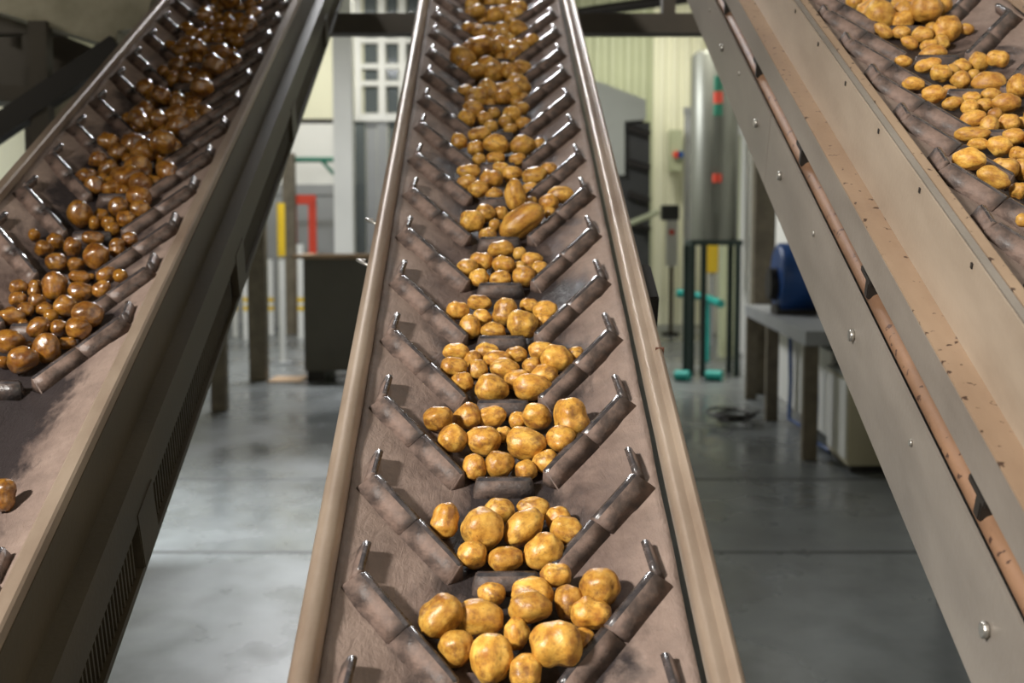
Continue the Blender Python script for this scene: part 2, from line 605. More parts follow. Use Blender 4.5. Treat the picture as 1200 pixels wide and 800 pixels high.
class Conveyor:
    def __init__(self, vp, X, H, half, label, v0=0.15, v1=7.0):
        d = (RI * ((vp[0] - 600) / F) + UP * ((400 - vp[1]) / F) + FW).normalized()
        l = d.cross(Vector((0, 0, 1))).normalized()
        n = l.cross(d)
        self.d, self.l, self.n = d, l, n
        self.org = CAM + l * X - n * H
        self.R = Matrix((l, d, n)).transposed()
        self.Mw = Matrix.Translation(self.org) @ self.R.to_4x4()
        self.Mi = self.Mw.inverted()
        self.half, self.v0, self.v1 = half, v0, v1
        r = empty('belt_conveyor', label=label, cat='conveyor', group='inclined chevron belt conveyors')
        r.matrix_world = self.Mw
        self.root = r
        self.rows = []

    def loc(self, p): return self.Mi @ Vector(p)
    def wld(self, p): return self.Mw @ Vector(p)

    def belt(self, mat, rows, coff=0.0, wet=False):
        self.rows = sorted(rows); self.coff = coff
        us = np.linspace(-BWID, BWID, 41)
        vs = np.arange(self.v0, self.v1 + .01, .06)
        bm = bmesh.new()
        g = []
        for j, v in enumerate(vs):
            g.append([bm.verts.new((u + coff, v, float(wtr(u)) + .0022 * noise.noise(Vector((u * 9, v * 6, 3))) +
                                   (.006 * noise.noise(Vector((u * 3, v * 11, 9))) if abs(u) > .2 else 0))) for u in us])
        for j in range(len(vs) - 1):
            for i in range(len(us) - 1):
                bm.faces.new((g[j][i], g[j][i + 1], g[j + 1][i + 1], g[j + 1][i])).smooth = True
        ret = bmesh.ops.extrude_face_region(bm, geom=bm.faces[:])
        for x in ret['geom']:
            if isinstance(x, bmesh.types.BMVert): x.co.z -= .011
        bmesh.ops.recalc_face_normals(bm, faces=bm.faces[:])
        me = bpy.data.meshes.new('belt'); bm.to_mesh(me); bm.free()
        me.materials.append(mat)
        self.b = link('belt', me, self.root)
        for v in self.rows:
            for key, nm in ((('tip', -1), 'cleat_tip'), (('tip', 1), 'cleat_tip'), (('out', -1), 'cleat_arm'), (('out', 1), 'cleat_arm'),
                            (('inn', -1), 'cleat_arm'), (('inn', 1), 'cleat_arm'), (('blk', 0), 'cleat_block')):
                o = link(nm, LUGS[key], self.b)
                if wet:
                    for i_, mn in enumerate(('cleat_wet', 'crest_wet')):
                        o.material_slots[i_].link = 'OBJECT'; o.material_slots[i_].material = M[mn]
                o.location = (coff + rnd.uniform(-.001, .001), v + rnd.uniform(-.002, .002), rnd.uniform(-.0015, .001))

    def extrude(self, name, prof, side, mat, v0=None, v1=None, parent=None, bevel=0, smooth=False):
        v0 = self.v0 if v0 is None else v0
        v1 = self.v1 if v1 is None else v1
        mb = MB().prism([(u * side, v0, w) for u, w in prof], (0, v1 - v0, 0))
        return mb.build(name, mat, parent or self.root, bevel, smooth)


ROUND_RAIL = [(-.040, -.03), (-.040, -.006), (-.036, .001), (-.030, .003), (-.022, .001), (-.018, .001), (-.013, .009), (-.008, .012),
              (-.003, .010), (.000, .004), (.001, -.004), (.001, -.05), (-.004, -.05), (-.004, -.008), (-.030, -.008), (-.034, -.03)]


PLAIN_RAIL = [(-.034, -.03), (-.034, -.012), (-.030, -.001), (-.022, .006), (-.013, .009), (-.005, .006), (.000, -.001), (.001, -.012), (.001, -.05), (-.004, -.05), (-.004, -.014), (-.028, -.014), (-.030, -.03)]


def rows_from(v, lo, hi):
    out = []
    x = v
    while x > lo: x -= PIT
    x += PIT
    while x < hi:
        out.append(round(x, 4)); x += PIT
    return out


# --- middle conveyor
CM = Conveyor((570, -412), 0.035, 1.12, 0.2825, 'brown rubber chevron belt conveyor running between the two others')
CM.belt(M['belt'], rows_from(1.733, .4, 6.9), -.008)
h = CM.half
for s in (-1, 1):
    CM.extrude('side_rail', [(h + a, b) for a, b in (ROUND_RAIL if s > 0 else PLAIN_RAIL)], s, M['rail'], smooth=True)
    CM.extrude('side_channel', sheet([(h - .006, -.03), (h - .006, -.30), (h - .05, -.30)], .004), s, M['olive'])
# cover strip joint and junction box on the side of the frame, shiny clips on the other side
p = CM.loc(at(770, 345, 2.55))
jb = MB().box((h + .002, 2.31, -.11), (h + .03, 2.47, -.03)).build('junction_box', M['dark'], CM.root, .004)
mk = MB()
for vv in (2.44, 2.66):
    mk = MB()
    mk.tube([(-h + .0, vv, -.02), (-h - .02, vv + .01, -.015), (-h - .028, vv + .03, -.02), (-h - .012, vv + .035, -.024)], .0035, 8)
    mk.build('wire_clip', M['bolt'], CM.root)
MB().box((h - .014, 2.02, .0125), (h + .0015, 2.024, -.03)).build('rail_joint', M['rust'], CM.root)

# --- conveyor beside the hopper (wet, shaded)
CL = Conveyor((545, -412), -0.903, 1.19, 0.266, 'shaded chevron belt conveyor with dark side channel and slotted grille')
lrows = [r for r in rows_from(2.406, 2.3, 6.9)] + [1.58, 1.34, 1.10]
CL.belt(M['belt_wet'], lrows, 0.0, True)
h = CL.half
for s in (-1, 1):
    CL.extrude('side_rail', [(h - .028, -.02), (h - .028, 0), (h - .024, .004), (h - .004, .004), (h, 0), (h, -.02)], s, M['rail'])
    CL.extrude('side_channel', sheet([(h - .002, -.02), (h - .002, -.13), (h + .034, -.13), (h + .034, -.215), (h + .026, -.215)], .004), s, M['shaded_olive'])
    CL.extrude('bottom_flange', [(h + .036, -.335), (h + .036, -.32), (h - .02, -.32), (h - .02, -.335)], s, M['shaded_olive'])
    back = CL.extrude('grille_panel', [(h + .020, -.32), (h + .020, -.215), (h + .012, -.215), (h + .012, -.32)], s, M['dark'])
    g = MB()
    v = .2
    while v < 6.9:
        if 1.9 < v < 2.05 or 3.0 < v < 3.2:
            v += .02; continue
        g.bar(((h + .024) * s, v, -.318), ((h + .024) * s, v + .012, -.217), .008, .007, (0, 1, 0))
        v += .02
    g.build('grille_bars', M['shaded_olive'], back, kind='stuff')
    for v in (1.97, 3.1, 4.3, 5.5):
        MB().box(((h + .02) * s, v - .06, -.32), ((h + .04) * s, v + .06, -.20)).build('stiffener', M['shaded_olive'], CL.root, .002)

# --- conveyor with bolted cover plates (dry, bright)
CR = Conveyor((628, -425), 0.872, 0.74, 0.276, 'bright chevron belt conveyor with muddy ledge and bolted cover plates')
CR.belt(M['belt'], rows_from(2.28, .6, 6.9))
h = CR.half
for s in (-1, 1):
    CR.extrude('side_rail', [(h - .034, -.02), (h - .034, .001), (h - .031, .003), (h - .0165, .003), (h - .0165, -.02)], s, M['chan_dirt'])
    CR.extrude('edge_strip', [(h - .0145, -.02), (h - .0145, .002), (h - .003, .002), (h - .003, -.02)], s, M['chan_grey'])
    CR.extrude('rail_backing', [(h - .034, -.026), (h - .034, -.0195), (h - .001, -.0195), (h - .001, -.026)], s, M['dark'])
    CR.extrude('side_channel', [(h - .001, .001), (h + .002, .001), (h + .002, -.128), (h - .001, -.128)], s, M['chan'])
    CR.extrude('muddy_ledge', [(h - .004, -.132), (h - .004, -.128), (h + .042, -.128), (h + .042, -.132)], s, M['chan_dirt'])
    CR.extrude('lower_strip', [(h + .038, -.131), (h + .0425, -.131), (h + .0425, -.193), (h + .038, -.193)], s, M['chan_grey'])
    CR.extrude('inner_web', [(h - .02, -.13), (h - .015, -.13), (h - .015, -.42), (h - .02, -.42)], s, M['dark'])
    pp = MB().tube([((h + .014) * s, CR.v0, -.251), ((h + .014) * s, CR.v1, -.251)], .017, 14).build('pipe', M['pipe'], CR.root)
    vj = [CR.v0, 1.02, 2.9, 4.9, CR.v1]
    for a, b in zip(vj, vj[1:]):
        pl = CR.extrude('cover_plate', [(h + .038, -.248), (h + .0425, -.248), (h + .0425, -.425), (h + .038, -.425)], s, M['chan_grey'], a + .002, b - .002)
        nb = max(2, int((b - a) / .33))
        for k in range(nb):
            v = a + (k + .5) * (b - a) / nb
            big = k % 2 == 0
            r = .011 if big else .006
            w = -.30 if not big else -.325
            bb = MB().tube([((h + .0425) * s, v, w), ((h + .0425 + (.009 if big else .004)) * s, v, w)], r, 6)
            bb.build('bolt', M['bolt'], pl, .001)
    for v in np.arange(.7, 6.8, .62):
        br = MB().box(((h + .0) * s, v, -.245), ((h + .036) * s, v + .02, -.195))
        br.box(((h + .02) * s, v - .02, -.212), ((h + .04) * s, v + .045, -.2))
        br.build('pipe_bracket', M['dark'], CR.root, .002)
    for v in np.arange(.5, 6.8, .27):
        MB().box((h * s, v, -.016), ((h + .004) * s, v + .006, -.008)).build('edge_clip', M['dark'], CR.root)

# legs at the low end of each conveyor, standing on the floor
for C in (CM, CL, CR):
    for s in (-1, 1):
        tp = C.wld(((C.half - .06) * s, .45, -.31))
        lg = MB().box((tp.x - .04, tp.y - .04, 0), (tp.x + .04, tp.y + .04, tp.z)).build('leg', M['olive'])
        lg.parent = C.root
        lg.matrix_parent_inverse = C.Mi

# ------------------------------------------------------------------ portal frame carrying the high ends
YB = 6.15
zt = at(430, 18, YB).z; zb = at(430, 41, YB).z
pf = empty('portal_frame', (0, YB, 0), 'dark steel cross beam on posts spanning under the conveyors', 'steel frame')


def wpart(mb, name, mat, parent, bevel=0, kind=None):
    o = mb.build(name, mat, parent, bevel, kind=kind)
    o.matrix_parent_inverse = Matrix.Translation(-Vector(parent.location))
    return o


wpart(MB().box((-2.5, YB - .06, zb), (2.2, YB + .06, zt)), 'beam', M['beam'], pf)
for px in (-2.25, 2.15):
    wpart(MB().box((px - .05, YB - .05, 0), (px + .05, YB + .05, zb)), 'post', M['beam'], pf)


def under(C, u, w):
    """world height of the underside at Y = YB"""
    a = C.wld((u, 0, w))
    k = (YB - a.y) / C.d.y
    return a + C.d * k


for C, w in ((CM, -.304), (CL, -.335), (CR, -.425)):
    for s in (-1, 1):
        q = under(C, (C.half - .03) * s, w)
        if q.z > zt:
            wpart(MB().box((q.x - .03, YB - .05, zt), (q.x + .03, YB + .05, q.z + .02)), 'stub_post', M['beam'], pf)

# ------------------------------------------------------------------ potatoes
NV = 10
PM = {}


def potato_mesh(k, level):
    r = random.Random(100 + k)
    bm = bmesh.new()
    bmesh.ops.create_icosphere(bm, subdivisions=level, radius=1)
    off = Vector((k * 7.3, k * 3.1, k * 1.7))
    eyes = []
    for _ in range(7):
        e = Vector((r.gauss(0, 1), r.gauss(0, 1), r.gauss(0, 1))).normalized()
        eyes.append((e, r.uniform(.08, .15)))
    pear = r.uniform(-.14, .14); bend = r.uniform(-.10, .10); waist = r.uniform(.0, .16) if k % 3 == 0 else 0
    vals = []
    for v in bm.verts:
        n = v.co.normalized()
        d = 1 + .13 * noise.noise(n * 1.1 + off) + .07 * noise.noise(n * 2.1 + off) + .008 * noise.noise(n * 4.5 + off) + .012 * noise.noise(n * 7 + off)
        ev = 0
        for e, s in eyes:
            a = n.angle(e)
            d -= .045 * math.exp(-(a / s) ** 2)
            ev = max(ev, math.exp(-(a / (s * .5)) ** 2))
        vals.append(ev)
        p = n * d
        q = 1 + pear * p.x - waist * math.exp(-(p.x / .35) ** 2)
        p = Vector((p.x, p.y * q, p.z * q + bend * (p.x ** 2 - .4)))
        v.co = p
    for f_ in bm.faces: f_.smooth = True
    me = bpy.data.meshes.new('potato')
    bm.to_mesh(me); bm.free()
    at_ = me.attributes.new('eye', 'FLOAT', 'POINT')
    at_.data.foreach_set('value', vals)
    me.materials.append(M['p_mid'])
    return me


def solve(C, pos, rad, rays=None, iters=120, grav=None):
    """push spheres apart, keep them on the trough and uphill of their cleats"""
    rows = np.array(C.rows)
    n = len(pos)
    for it in range(iters):
        if grav is not None and it < iters * .8:
            pos += np.array(grav) * .0022
        if rays is not None and it < iters * .7:
            o, d = rays
            t = np.einsum('ij,ij->i', pos - o, d)
            pos += .25 * (o + d * t[:, None] - pos)
        for _ in range(2):
            D = pos[:, None] - pos[None]
            L = np.sqrt((D ** 2).sum(-1)) + np.eye(n) + 1e-9
            ov = np.clip((rad[:, None] + rad[None]) * .90 - L, 0, None)
            np.fill_diagonal(ov, 0)
            pos += (D / L[..., None] * ov[..., None]).sum(1) * .42
            u = pos[:, 0] - C.coff
            a = np.abs(u); sg = np.sign(u)
            # trough as five planes: bottom and two wings
            w0 = float(wtr(0.0))
            pos[:, 2] = np.maximum(pos[:, 2], w0 + rad * .96)
            al = ALPHA
            for s in (-1, 1):
                # wing plane through (.07 s, w0), normal (-s sin, 0, cos)
                dist = -(s * u - .07) * math.sin(al) + (pos[:, 2] - w0) * math.cos(al)
                pen = np.clip(rad * .96 - dist, 0, None)
                pos[:, 0] += -s * math.sin(al) * pen
                pos[:, 2] += math.cos(al) * pen
                u = pos[:, 0] - C.coff
            a = np.abs(u)
            surf = wtr(np.clip(u, -BWID, BWID))
            for r in rows:
                vc = r + crest_v(a)
                diag = a > .06
                cs = np.where(diag, .72, 1.0)
                dist = (pos[:, 1] - vc) * cs
                hgt = np.clip(pos[:, 2] - (surf + CH / np.where(diag, math.cos(al), 1)), 0, None)
                need = np.sqrt(np.clip(rad ** 2 - hgt ** 2, 0, None)) + .008
                need = np.where(hgt > rad, -9, need)
                act = (np.abs(dist) < need) & (a < .215) & (hgt < rad)
                pen = np.where(act, need - dist, 0)
                if rays is not None or True:
                    pen = np.where(dist > -need * .35, pen, np.where(act, -(need + dist) , 0))
                pos[:, 1] += pen * np.where(diag, .72, 1)
                pos[:, 0] += np.where(diag, -np.sign(u) * .69 * pen, 0)
                u = pos[:, 0] - C.coff; a = np.abs(u)
    return pos


ALL = []     # conveyor, world position, rotation, scale, apparent size


def add_hand(C, L, key):
    ls = [(x + (x[2],) if len(x) == 3 else x) for x in L]
    ls = [(x + (0,) if len(x) == 4 else x) for x in ls]
    n = len(ls)
    pos = np.zeros((n, 3)); rad = np.zeros(n); ro = np.zeros((n, 3)); rd = np.zeros((n, 3)); dep = np.zeros(n)
    o = C.loc(CAM)
    for i, (px, py, a, b, ang) in enumerate(ls):
        d = (C.Mi.to_3x3() @ ray(px, py))
        w = -.06
        for _ in range(12):
            t = (w - o.z) / d.z
            p = o + d * t
            r = math.sqrt(a * b) * t / F
            w = max(float(wtr(0.0)) + r, float(wtr(min(abs(p.x - C.coff), BWID))) + r / math.cos(ALPHA))
        pos[i] = p; rad[i] = r; ro[i] = o; rd[i] = d.normalized(); dep[i] = t
    pos = solve(C, pos, rad, (ro, rd), 90)
    for i, (px, py, a, b, ang) in enumerate(ls):
        t = (C.wld(pos[i]) - CAM).dot(FW)
        A = a * t / F; B = b * t / F
        vd = (C.wld(pos[i]) - CAM).normalized()
        ex = RI - vd * RI.dot(vd); ex.normalize()
        ey = vd.cross(ex); ey = ey if ey.dot(UP) > 0 else -ey
        q = math.radians(ang + rnd.uniform(-12, 12))
        e1 = ex * math.cos(q) + ey * math.sin(q)
        e2 = -ex * math.sin(q) + ey * math.cos(q)
        if A < B: e1, e2, A, B = e2, -e1, B, A
        e3 = e1.cross(e2)
        Rm = Matrix((e1, e2, e3)).transposed()
        Rm = Rm @ Matrix.Rotation(rnd.choice((0, math.pi)), 3, 'Z') @ Matrix.Rotation(rnd.uniform(0, 6.28) if A < 1.15 * B else rnd.choice((0, math.pi)), 3, 'X')
        ALL.append((key, C.wld(pos[i]), Rm, (A, B, min(A, B) * rnd.uniform(.9, 1.02)), max(a, b)))


def add_pile(C, row, n, key, spread=.13):
    pos = np.zeros((n, 3)); rad = np.zeros(n)
    for i in range(n):
        rad[i] = rnd.choice((.019, .021, .023, .025, .027, .029, .032, .036))
        pos[i] = (C.coff + rnd.uniform(-spread, spread), row + BLK + .05 + rnd.uniform(0, .15), -.02 + .03 * (i % 4))
    pos = solve(C, pos, rad, None, 150, (0, -.38, -.92))
    for i in range(n):
        R3 = Matrix.Rotation(rnd.uniform(0, 6.28), 3, 'Z') @ Matrix.Rotation(rnd.uniform(-.5, .5), 3, 'Y') @ Matrix.Rotation(rnd.uniform(0, 6.28), 3, 'X')
        e = rnd.uniform(1.0, 1.28)
        wp = C.wld(pos[i])
        t = (wp - CAM).dot(FW)
        ALL.append((key, wp, C.R @ R3, (rad[i] * e, rad[i] * rnd.uniform(.94, 1.04), rad[i] * rnd.uniform(.9, 1.0)), rad[i] * F / t))


MIDL = [
    (517, 722, 29, 24, 45), (561, 724, 30, 23, 5), (576, 696, 17, 14), (624, 697, 26, 22), (621, 712, 26, 20), (650, 675, 19, 17), (703, 689, 23, 24),
    (667, 706, 18, 21), (694, 719, 25, 22), (606, 742, 15, 20), (650, 757, 31, 30), (681, 752, 17, 17), (535, 760, 21, 22), (579, 773, 25, 30), (615, 784, 21, 22),
    (522, 609, 18, 22), (566, 619, 26, 26), (585, 598, 19, 15), (626, 596, 20, 14), (615, 618, 28, 20, 40), (654, 608, 15, 15), (664, 621, 20, 17, -25),
    (553, 650, 18, 18), (593, 655, 21, 16), (636, 647, 25, 21, 25),
    (531, 514, 18, 18), (567, 516, 21, 18), (617, 520, 24, 20, -10), (658, 515, 18, 18), (556, 547, 15, 16), (586, 544, 17, 17), (617, 552, 14, 12.5), (642, 544, 15, 15),
    (514, 491, 18, 16), (548, 488, 17, 16), (576, 488, 18, 13), (625, 467, 23, 16), (607, 492, 11, 11), (629, 488, 18, 17), (669, 489, 23, 24), (590, 509, 11, 11),
    (534, 412, 16, 11), (532, 430, 16, 13), (553, 420, 11, 10), (572, 412, 15, 11), (560, 433, 12, 12), (541, 448, 14, 13), (583, 421, 16, 11), (593, 433, 18, 13),
    (576, 456, 20, 17), (604, 416, 14, 11), (637, 412, 18, 12), (653, 425, 19, 17), (672, 418, 11, 9), (623, 430, 12, 12), (609, 451, 16, 13), (639, 446, 17, 14),
    (537, 364, 14, 13), (562, 355, 15, 10), (565, 372, 12, 10), (551, 383, 13, 15), (592, 365, 16, 17), (578, 388, 15, 11), (613, 385, 19, 19), (621, 358, 12, 10), (639, 364, 15, 12), (637, 376, 10, 10),
    (586, 292, 16, 11), (564, 306, 14, 12), (548, 314, 13, 11), (590, 310, 14, 11), (609, 297, 9, 9), (623, 305, 13, 10), (634, 316, 11, 10), (561, 326, 12, 11), (586, 327, 13, 10), (614, 326, 14, 13), (609, 313, 8, 8),
    (569, 250, 12, 11), (554, 259, 15, 14), (586, 250, 10, 8), (571, 275, 11, 9), (611, 263, 30, 17, 35), (580, 264, 8, 8), (623, 236, 7, 7), (643, 238, 12, 11), (657, 228, 16, 10), (645, 250, 8, 8),
    (604, 229, 20, 13, 100), (549, 201, 14, 9), (548, 214, 12, 9), (560, 222, 13, 10), (576, 210, 14, 13), (579, 228, 11, 8), (587, 197, 10, 8), (600, 204, 12, 10), (626, 206, 15, 11), (643, 199, 11, 9), (622, 221, 10, 8),
    (538, 166, 10, 10), (557, 174, 10, 10), (562, 157, 14, 9), (561, 187, 9, 8), (581, 169, 15, 12), (592, 174, 9, 9), (581, 185, 11, 8), (606, 187, 10, 8), (613, 171, 15, 13), (632, 169, 8, 8),
    (547, 139, 11, 9, -30), (568, 139, 10, 8), (579, 133, 8, 8), (575, 148, 9, 8), (600, 135, 12, 11), (614, 145, 10, 8), (592, 143, 9, 9), (612, 127, 8, 8), (598, 151, 9, 7),
]
LEFTL = [
    (22, 336, 11, 9), (21, 350, 10.5, 9), (41, 338, 9, 11), (64, 335, 15, 18), (30, 363, 10), (43, 353, 10), (52, 362, 10.5, 8), (76, 359, 14.5, 13), (93, 325, 13, 9),
    (95, 342, 15, 12), (107, 327, 5), (124, 322, 12, 9, 35), (141, 323, 9), (119, 338, 12, 10, 30),
    (11, 378, 16, 11), (27, 380, 7), (12, 401, 17, 15), (60, 370, 9), (45, 384, 15, 12, 35), (69, 384, 10.5), (103, 369, 19, 16), (92, 385, 15, 13), (78, 402, 11.5, 7.5),
    (55, 407, 17, 18), (3, 424, 8), (27, 421, 18.5, 16), (33, 405, 6),
    (40, 275, 7.5), (52, 291, 11), (65, 283, 10), (85, 289, 11, 12), (66, 307, 13, 11.5), (89, 310, 10, 9), (109, 279, 13, 9), (113, 301, 15, 16.5), (132, 271, 9.5), (137, 290, 11, 12), (152, 281, 9.5, 10),
    (93, 250, 15, 17), (111, 261, 8, 9), (119, 252, 9), (127, 261, 9), (139, 243, 12), (164, 246, 12), (148, 257, 11.5),
    (5, 580, 15, 20),
]
RIGHTL = [
    (1016, 21, 10), (1035, 36, 12.5, 7.5, -30), (1002, 2, 11), (1024, 5, 15, 10), (1043, 17, 10, 8), (1063, 14, 13, 11), (1082, 12, 8, 6), (1055, 5, 12, 8), (1081, 1, 11), (1102, 1, 9),
    (1056, 38, 11, 8), (1066, 50, 11, 7, -25), (1081, 41, 13, 10), (1093, 34, 9), (1089, 53, 11, 7), (1104, 49, 10, 8, -30), (1111, 33, 16, 15), (1133, 34, 9, 7),
    (1059, 72, 10.5, 7, -15), (1093, 66, 16, 9), (1088, 76, 16, 9, 10), (1103, 86, 13, 10.5), (1126, 78, 12, 9), (1147, 73, 12), (1169, 69, 13, 11), (1126, 94, 12, 11), (1116, 83, 9),
    (1071, 98, 13, 8, -15), (1094, 110, 14.5, 10.5), (1113, 109, 10, 7), (1117, 121, 13, 8), (1141, 87, 7), (1159, 99, 20, 13, -10), (1193, 101, 13, 14), (1139, 115, 11, 8), (1162, 111, 12, 8), (1180, 121, 17, 12), (1136, 126, 10), (1153, 123, 10, 8),
    (1140, 140, 16, 11, 30), (1159, 148, 12, 13), (1182, 144, 13, 11), (1198, 144, 9), (1140, 157, 21, 10), (1146, 169, 13, 8), (1171, 171, 15, 12), (1188, 160, 14, 10), (1195, 181, 12, 10), (1166, 134, 9),
    (1135, 186, 20, 13, -10), (1177, 198, 17, 14), (1165, 208, 20, 12, -20), (1198, 200, 12, 14), (1193, 223, 11), (1199, 258, 9),
    (1214, 112, 13, 11), (1212, 136, 13, 11), (1230, 128, 12), (1216, 166, 15, 12), (1240, 158, 13, 11), (1218, 190, 14, 12), (1244, 186, 16, 13), (1226, 214, 17, 13), (1252, 206, 14), (1218, 238, 15, 12),
]
add_hand(CM, MIDL, 'mid')
add_hand(CL, LEFTL, 'left')
add_hand(CR, RIGHTL, 'right')
for r in CM.rows:
    if 3.8 < r < 6.1: add_pile(CM, r, 13, 'mid')
for r in CL.rows:
    if 3.3 < r < 6.3: add_pile(CL, r, 15, 'left', .15)
for r in CR.rows:
    if 3.0 < r < 3.9: add_pile(CR, r, 11, 'right')

WHERE = {'mid': ('yellow', 'on the middle chevron belt', 'potatoes heaped on the middle belt', 'p_mid'),
         'left': ('wet brown', 'on the shaded belt with the dark side channel', 'wet potatoes heaped on the shaded belt', 'p_wet_shaded'),
         'right': ('dusty yellow', 'on the bright belt with bolted cover plates', 'dusty potatoes heaped on the bright belt', 'p_dry')}
for i in range(NV):
    PM[i] = potato_mesh(i, 4)
    PM['far', i] = potato_mesh(i, 2)
ALL.sort(key=lambda a: -a[4])
rest = {}
ORD = ['first', 'second', 'third', 'fourth', 'fifth', 'sixth', 'seventh', 'eighth', 'ninth', 'tenth', 'eleventh', 'twelfth', 'thirteenth']


def heap_words(key, p):
    if key == 'mid':
        k = math.floor((CM.loc(p).y - (1.733 + BLK)) / PIT + 0.08) - 3      # heap just downhill of the box is row 1.733 + 3 pitches - 1
        side = 'uphill' if k >= 0 else 'downhill'
        return f'in {ORD[min(12, k if k >= 0 else -k - 1)]} heap {side} of junction box on middle conveyor'
    if key == 'left':
        k = math.floor((CL.loc(p).y - (2.406 + BLK)) / PIT + 0.08)
        if k < 0: return 'lying alone on the bare stretch of the shaded belt'
        return f'in {ORD[min(12, k)]} heap uphill of bare stretch of shaded belt'
    return 'heaped on the bright belt with bolted cover plates'


for idx, (key, p, R3, sc, app) in enumerate(ALL):
    col, where, grp, _ = WHERE[key]
    vi = rnd.randrange(NV)
    if idx < 320:
        o = link('potato', PM[vi])
        o.material_slots[0].link = 'OBJECT'
        o.material_slots[0].material = M[WHERE[key][3]]
        o.matrix_world = Matrix.Translation(p) @ R3.to_4x4() @ Matrix.Diagonal((*sc, 1))
        big = max(sc)
        if big > 1.3 * sc[1]: kind = 'long'
        elif big > .036: kind = 'large rounded'
        elif big > .026: kind = 'middling rounded'
        else: kind = 'small rounded'
        tag(o, f'{kind} {col} potato {heap_words(key, p)}', 'potato', grp)
    else:
        rest.setdefault(key, []).append((PM['far', vi], p, R3, sc))
bmr = bmesh.new()
mats = []
me_all = bpy.data.meshes.new('potato_heap')
for key, lst in rest.items():
    for me, p, R3, sc in lst:
        b0 = bmesh.new(); b0.from_mesh(me)
        b0.transform(Matrix.Translation(p) @ R3.to_4x4() @ Matrix.Diagonal((*sc, 1)))
        tmp = bpy.data.meshes.new('tmp'); b0.to_mesh(tmp); b0.free()
        n0 = len(bmr.faces)
        bmr.from_mesh(tmp)
        bmr.faces.ensure_lookup_table()
        mi = ['mid', 'left', 'right'].index(key)
        for i in range(n0, len(bmr.faces)): bmr.faces[i].material_index = mi
        bpy.data.meshes.remove(tmp)
bmr.to_mesh(me_all); bmr.free()
def far_mat(name, tint, rough):
    t = NT(name)
    v = t.coord()
    n1 = t.noise(v, 30, 4); n2 = t.noise(v, 110, 4)
    c = t.ramp(n1, [(0.3, srgb(146, 96, 40)), (0.5, srgb(190, 142, 62)), (0.72, srgb(208, 166, 82))])
    c = t.mix(t.math('MULTIPLY', t.ramp(n2, [(0.5, BW), (0.7, WH)]), .6), c, srgb(130, 88, 46))
    t.base(t.mix(1.0, c, tint, 'MULTIPLY')); t.rough(rough)
    return t.m


for m_ in (far_mat('far_potato_skin', WH, .4), far_mat('far_wet_shaded_potato_skin', srgb(186, 170, 150), .16), far_mat('far_dusty_potato_skin', WH, .5)):  # the wet one's tint carries the belt's shade too
    me_all.materials.append(m_)
ho = link('potato_heap', me_all)
tag(ho, 'far small potatoes heaped along the upper ends of the belts', 'potatoes', None, 'stuff')


# ------------------------------------------------------------------ overhead hopper and added deck beside the shaded conveyor
YH = 5.74
hp = empty('overhead_hopper', (-3.0, YH, 0), 'dark olive sheet steel hopper on braced posts beside shaded conveyor', 'hopper')
P = lambda px, py, Y=YH: at(px, py, Y)
wpart(MB().prism([P(-120, -60), P(195, -60), P(168, 32), P(137, 36), P(-120, -42)], (0, .3, 0)), 'side_sheet', M['hop'], hp)
wpart(MB().prism([P(-120, -42), P(137, 36), P(137, 56), P(-120, -22)], (0, .33, 0)), 'edge_band', M['hop'], hp)
wpart(MB().prism([P(-120, 20, YH + .55), P(0, 20, YH + .55), P(60, 36, YH + .55), P(118, 60, YH + .55), P(95, 84, YH + .55), P(30, 100, YH + .55), P(-120, 100, YH + .55)], (0, 1.0, 0)), 'chute_belly', M['beam'], hp)
wpart(MB().bar(P(140, 55), P(-60, 190), .1, .1), 'diagonal_brace', M['dark'], hp)
wpart(MB().bar(P(-60, 106), P(52, 112), .08, .07), 'cross_bar', M['beam'], hp)
wpart(MB().prism([P(58, 112, YH + .3), P(125, 76, YH + .3), P(125, 200, YH + .3), P(58, 220, YH + .3)], (0, .05, 0)), 'back_sheet', M['hop'], hp)
for xx in (P(-80, 0).x, P(46, 0).x):
    wpart(MB().box((xx - .04, YH - .04, 0), (xx + .04, YH + .04, P(0, -22 if xx < -2.8 else 26).z)), 'post', M['beam'], hp)

dk = empty('blocker', (-3.2, 6, 0), 'added unseen deck over the shaded conveyor', 'blocker')  # unseen slab on posts, added to keep lamp light off the conveyor
wpart(MB().box((-6.0, -0.35, 3.75), (-2.62, 2.6, 3.95)), 'blocker_plate', M['beam'], dk)
wpart(MB().box((-6.0, 2.6, 3.75), (-0.65, 6.2, 3.95)), 'blocker_plate', M['beam'], dk)
for xx, yy in ((-5.8, 0.2), (-5.8, 6.0)):
    wpart(MB().box((xx - .08, yy - .08, 0), (xx + .08, yy + .08, 3.75)), 'post', M['beam'], dk)  # posts of the added unseen slab

# ------------------------------------------------------------------ background between the shaded and the middle conveyor
def thing_box(name, a, b, mat, label, cat, group=None, bevel=0):
    o = MB().box(a, b).build(name, mat, None, bevel)
    return tag(o, label, cat, group)


def column(px0, px1, pybase, ztop, mat, name, label, cat='column', depth=None, group=None):
    g0 = gp(px0, pybase); g1 = gp(px1, pybase)
    d = depth or (g1.x - g0.x)
    o = MB().box((g0.x, g0.y, 0), (g1.x, g0.y + d, ztop)).build(name, mat, None, .008)
    return tag(o, label, cat, group)


column(393, 415, 392, 7.39, M['white'], 'column', 'white steel roof column behind the grey bin')
column(333, 347, 392, 3.4, M['olive'], 'support_post', 'plain olive post beside the red barrier', 'post')
column(292, 312, 447, 2.4, M['olive'], 'support_post', 'olive steel post with a short side rail, behind shaded conveyor', 'post')
column(247, 265, 482, 2.2, M['olive'], 'support_post', 'olive steel post standing close to the slotted grille', 'post')
a = gp(262, 447); b = gp(292, 447)
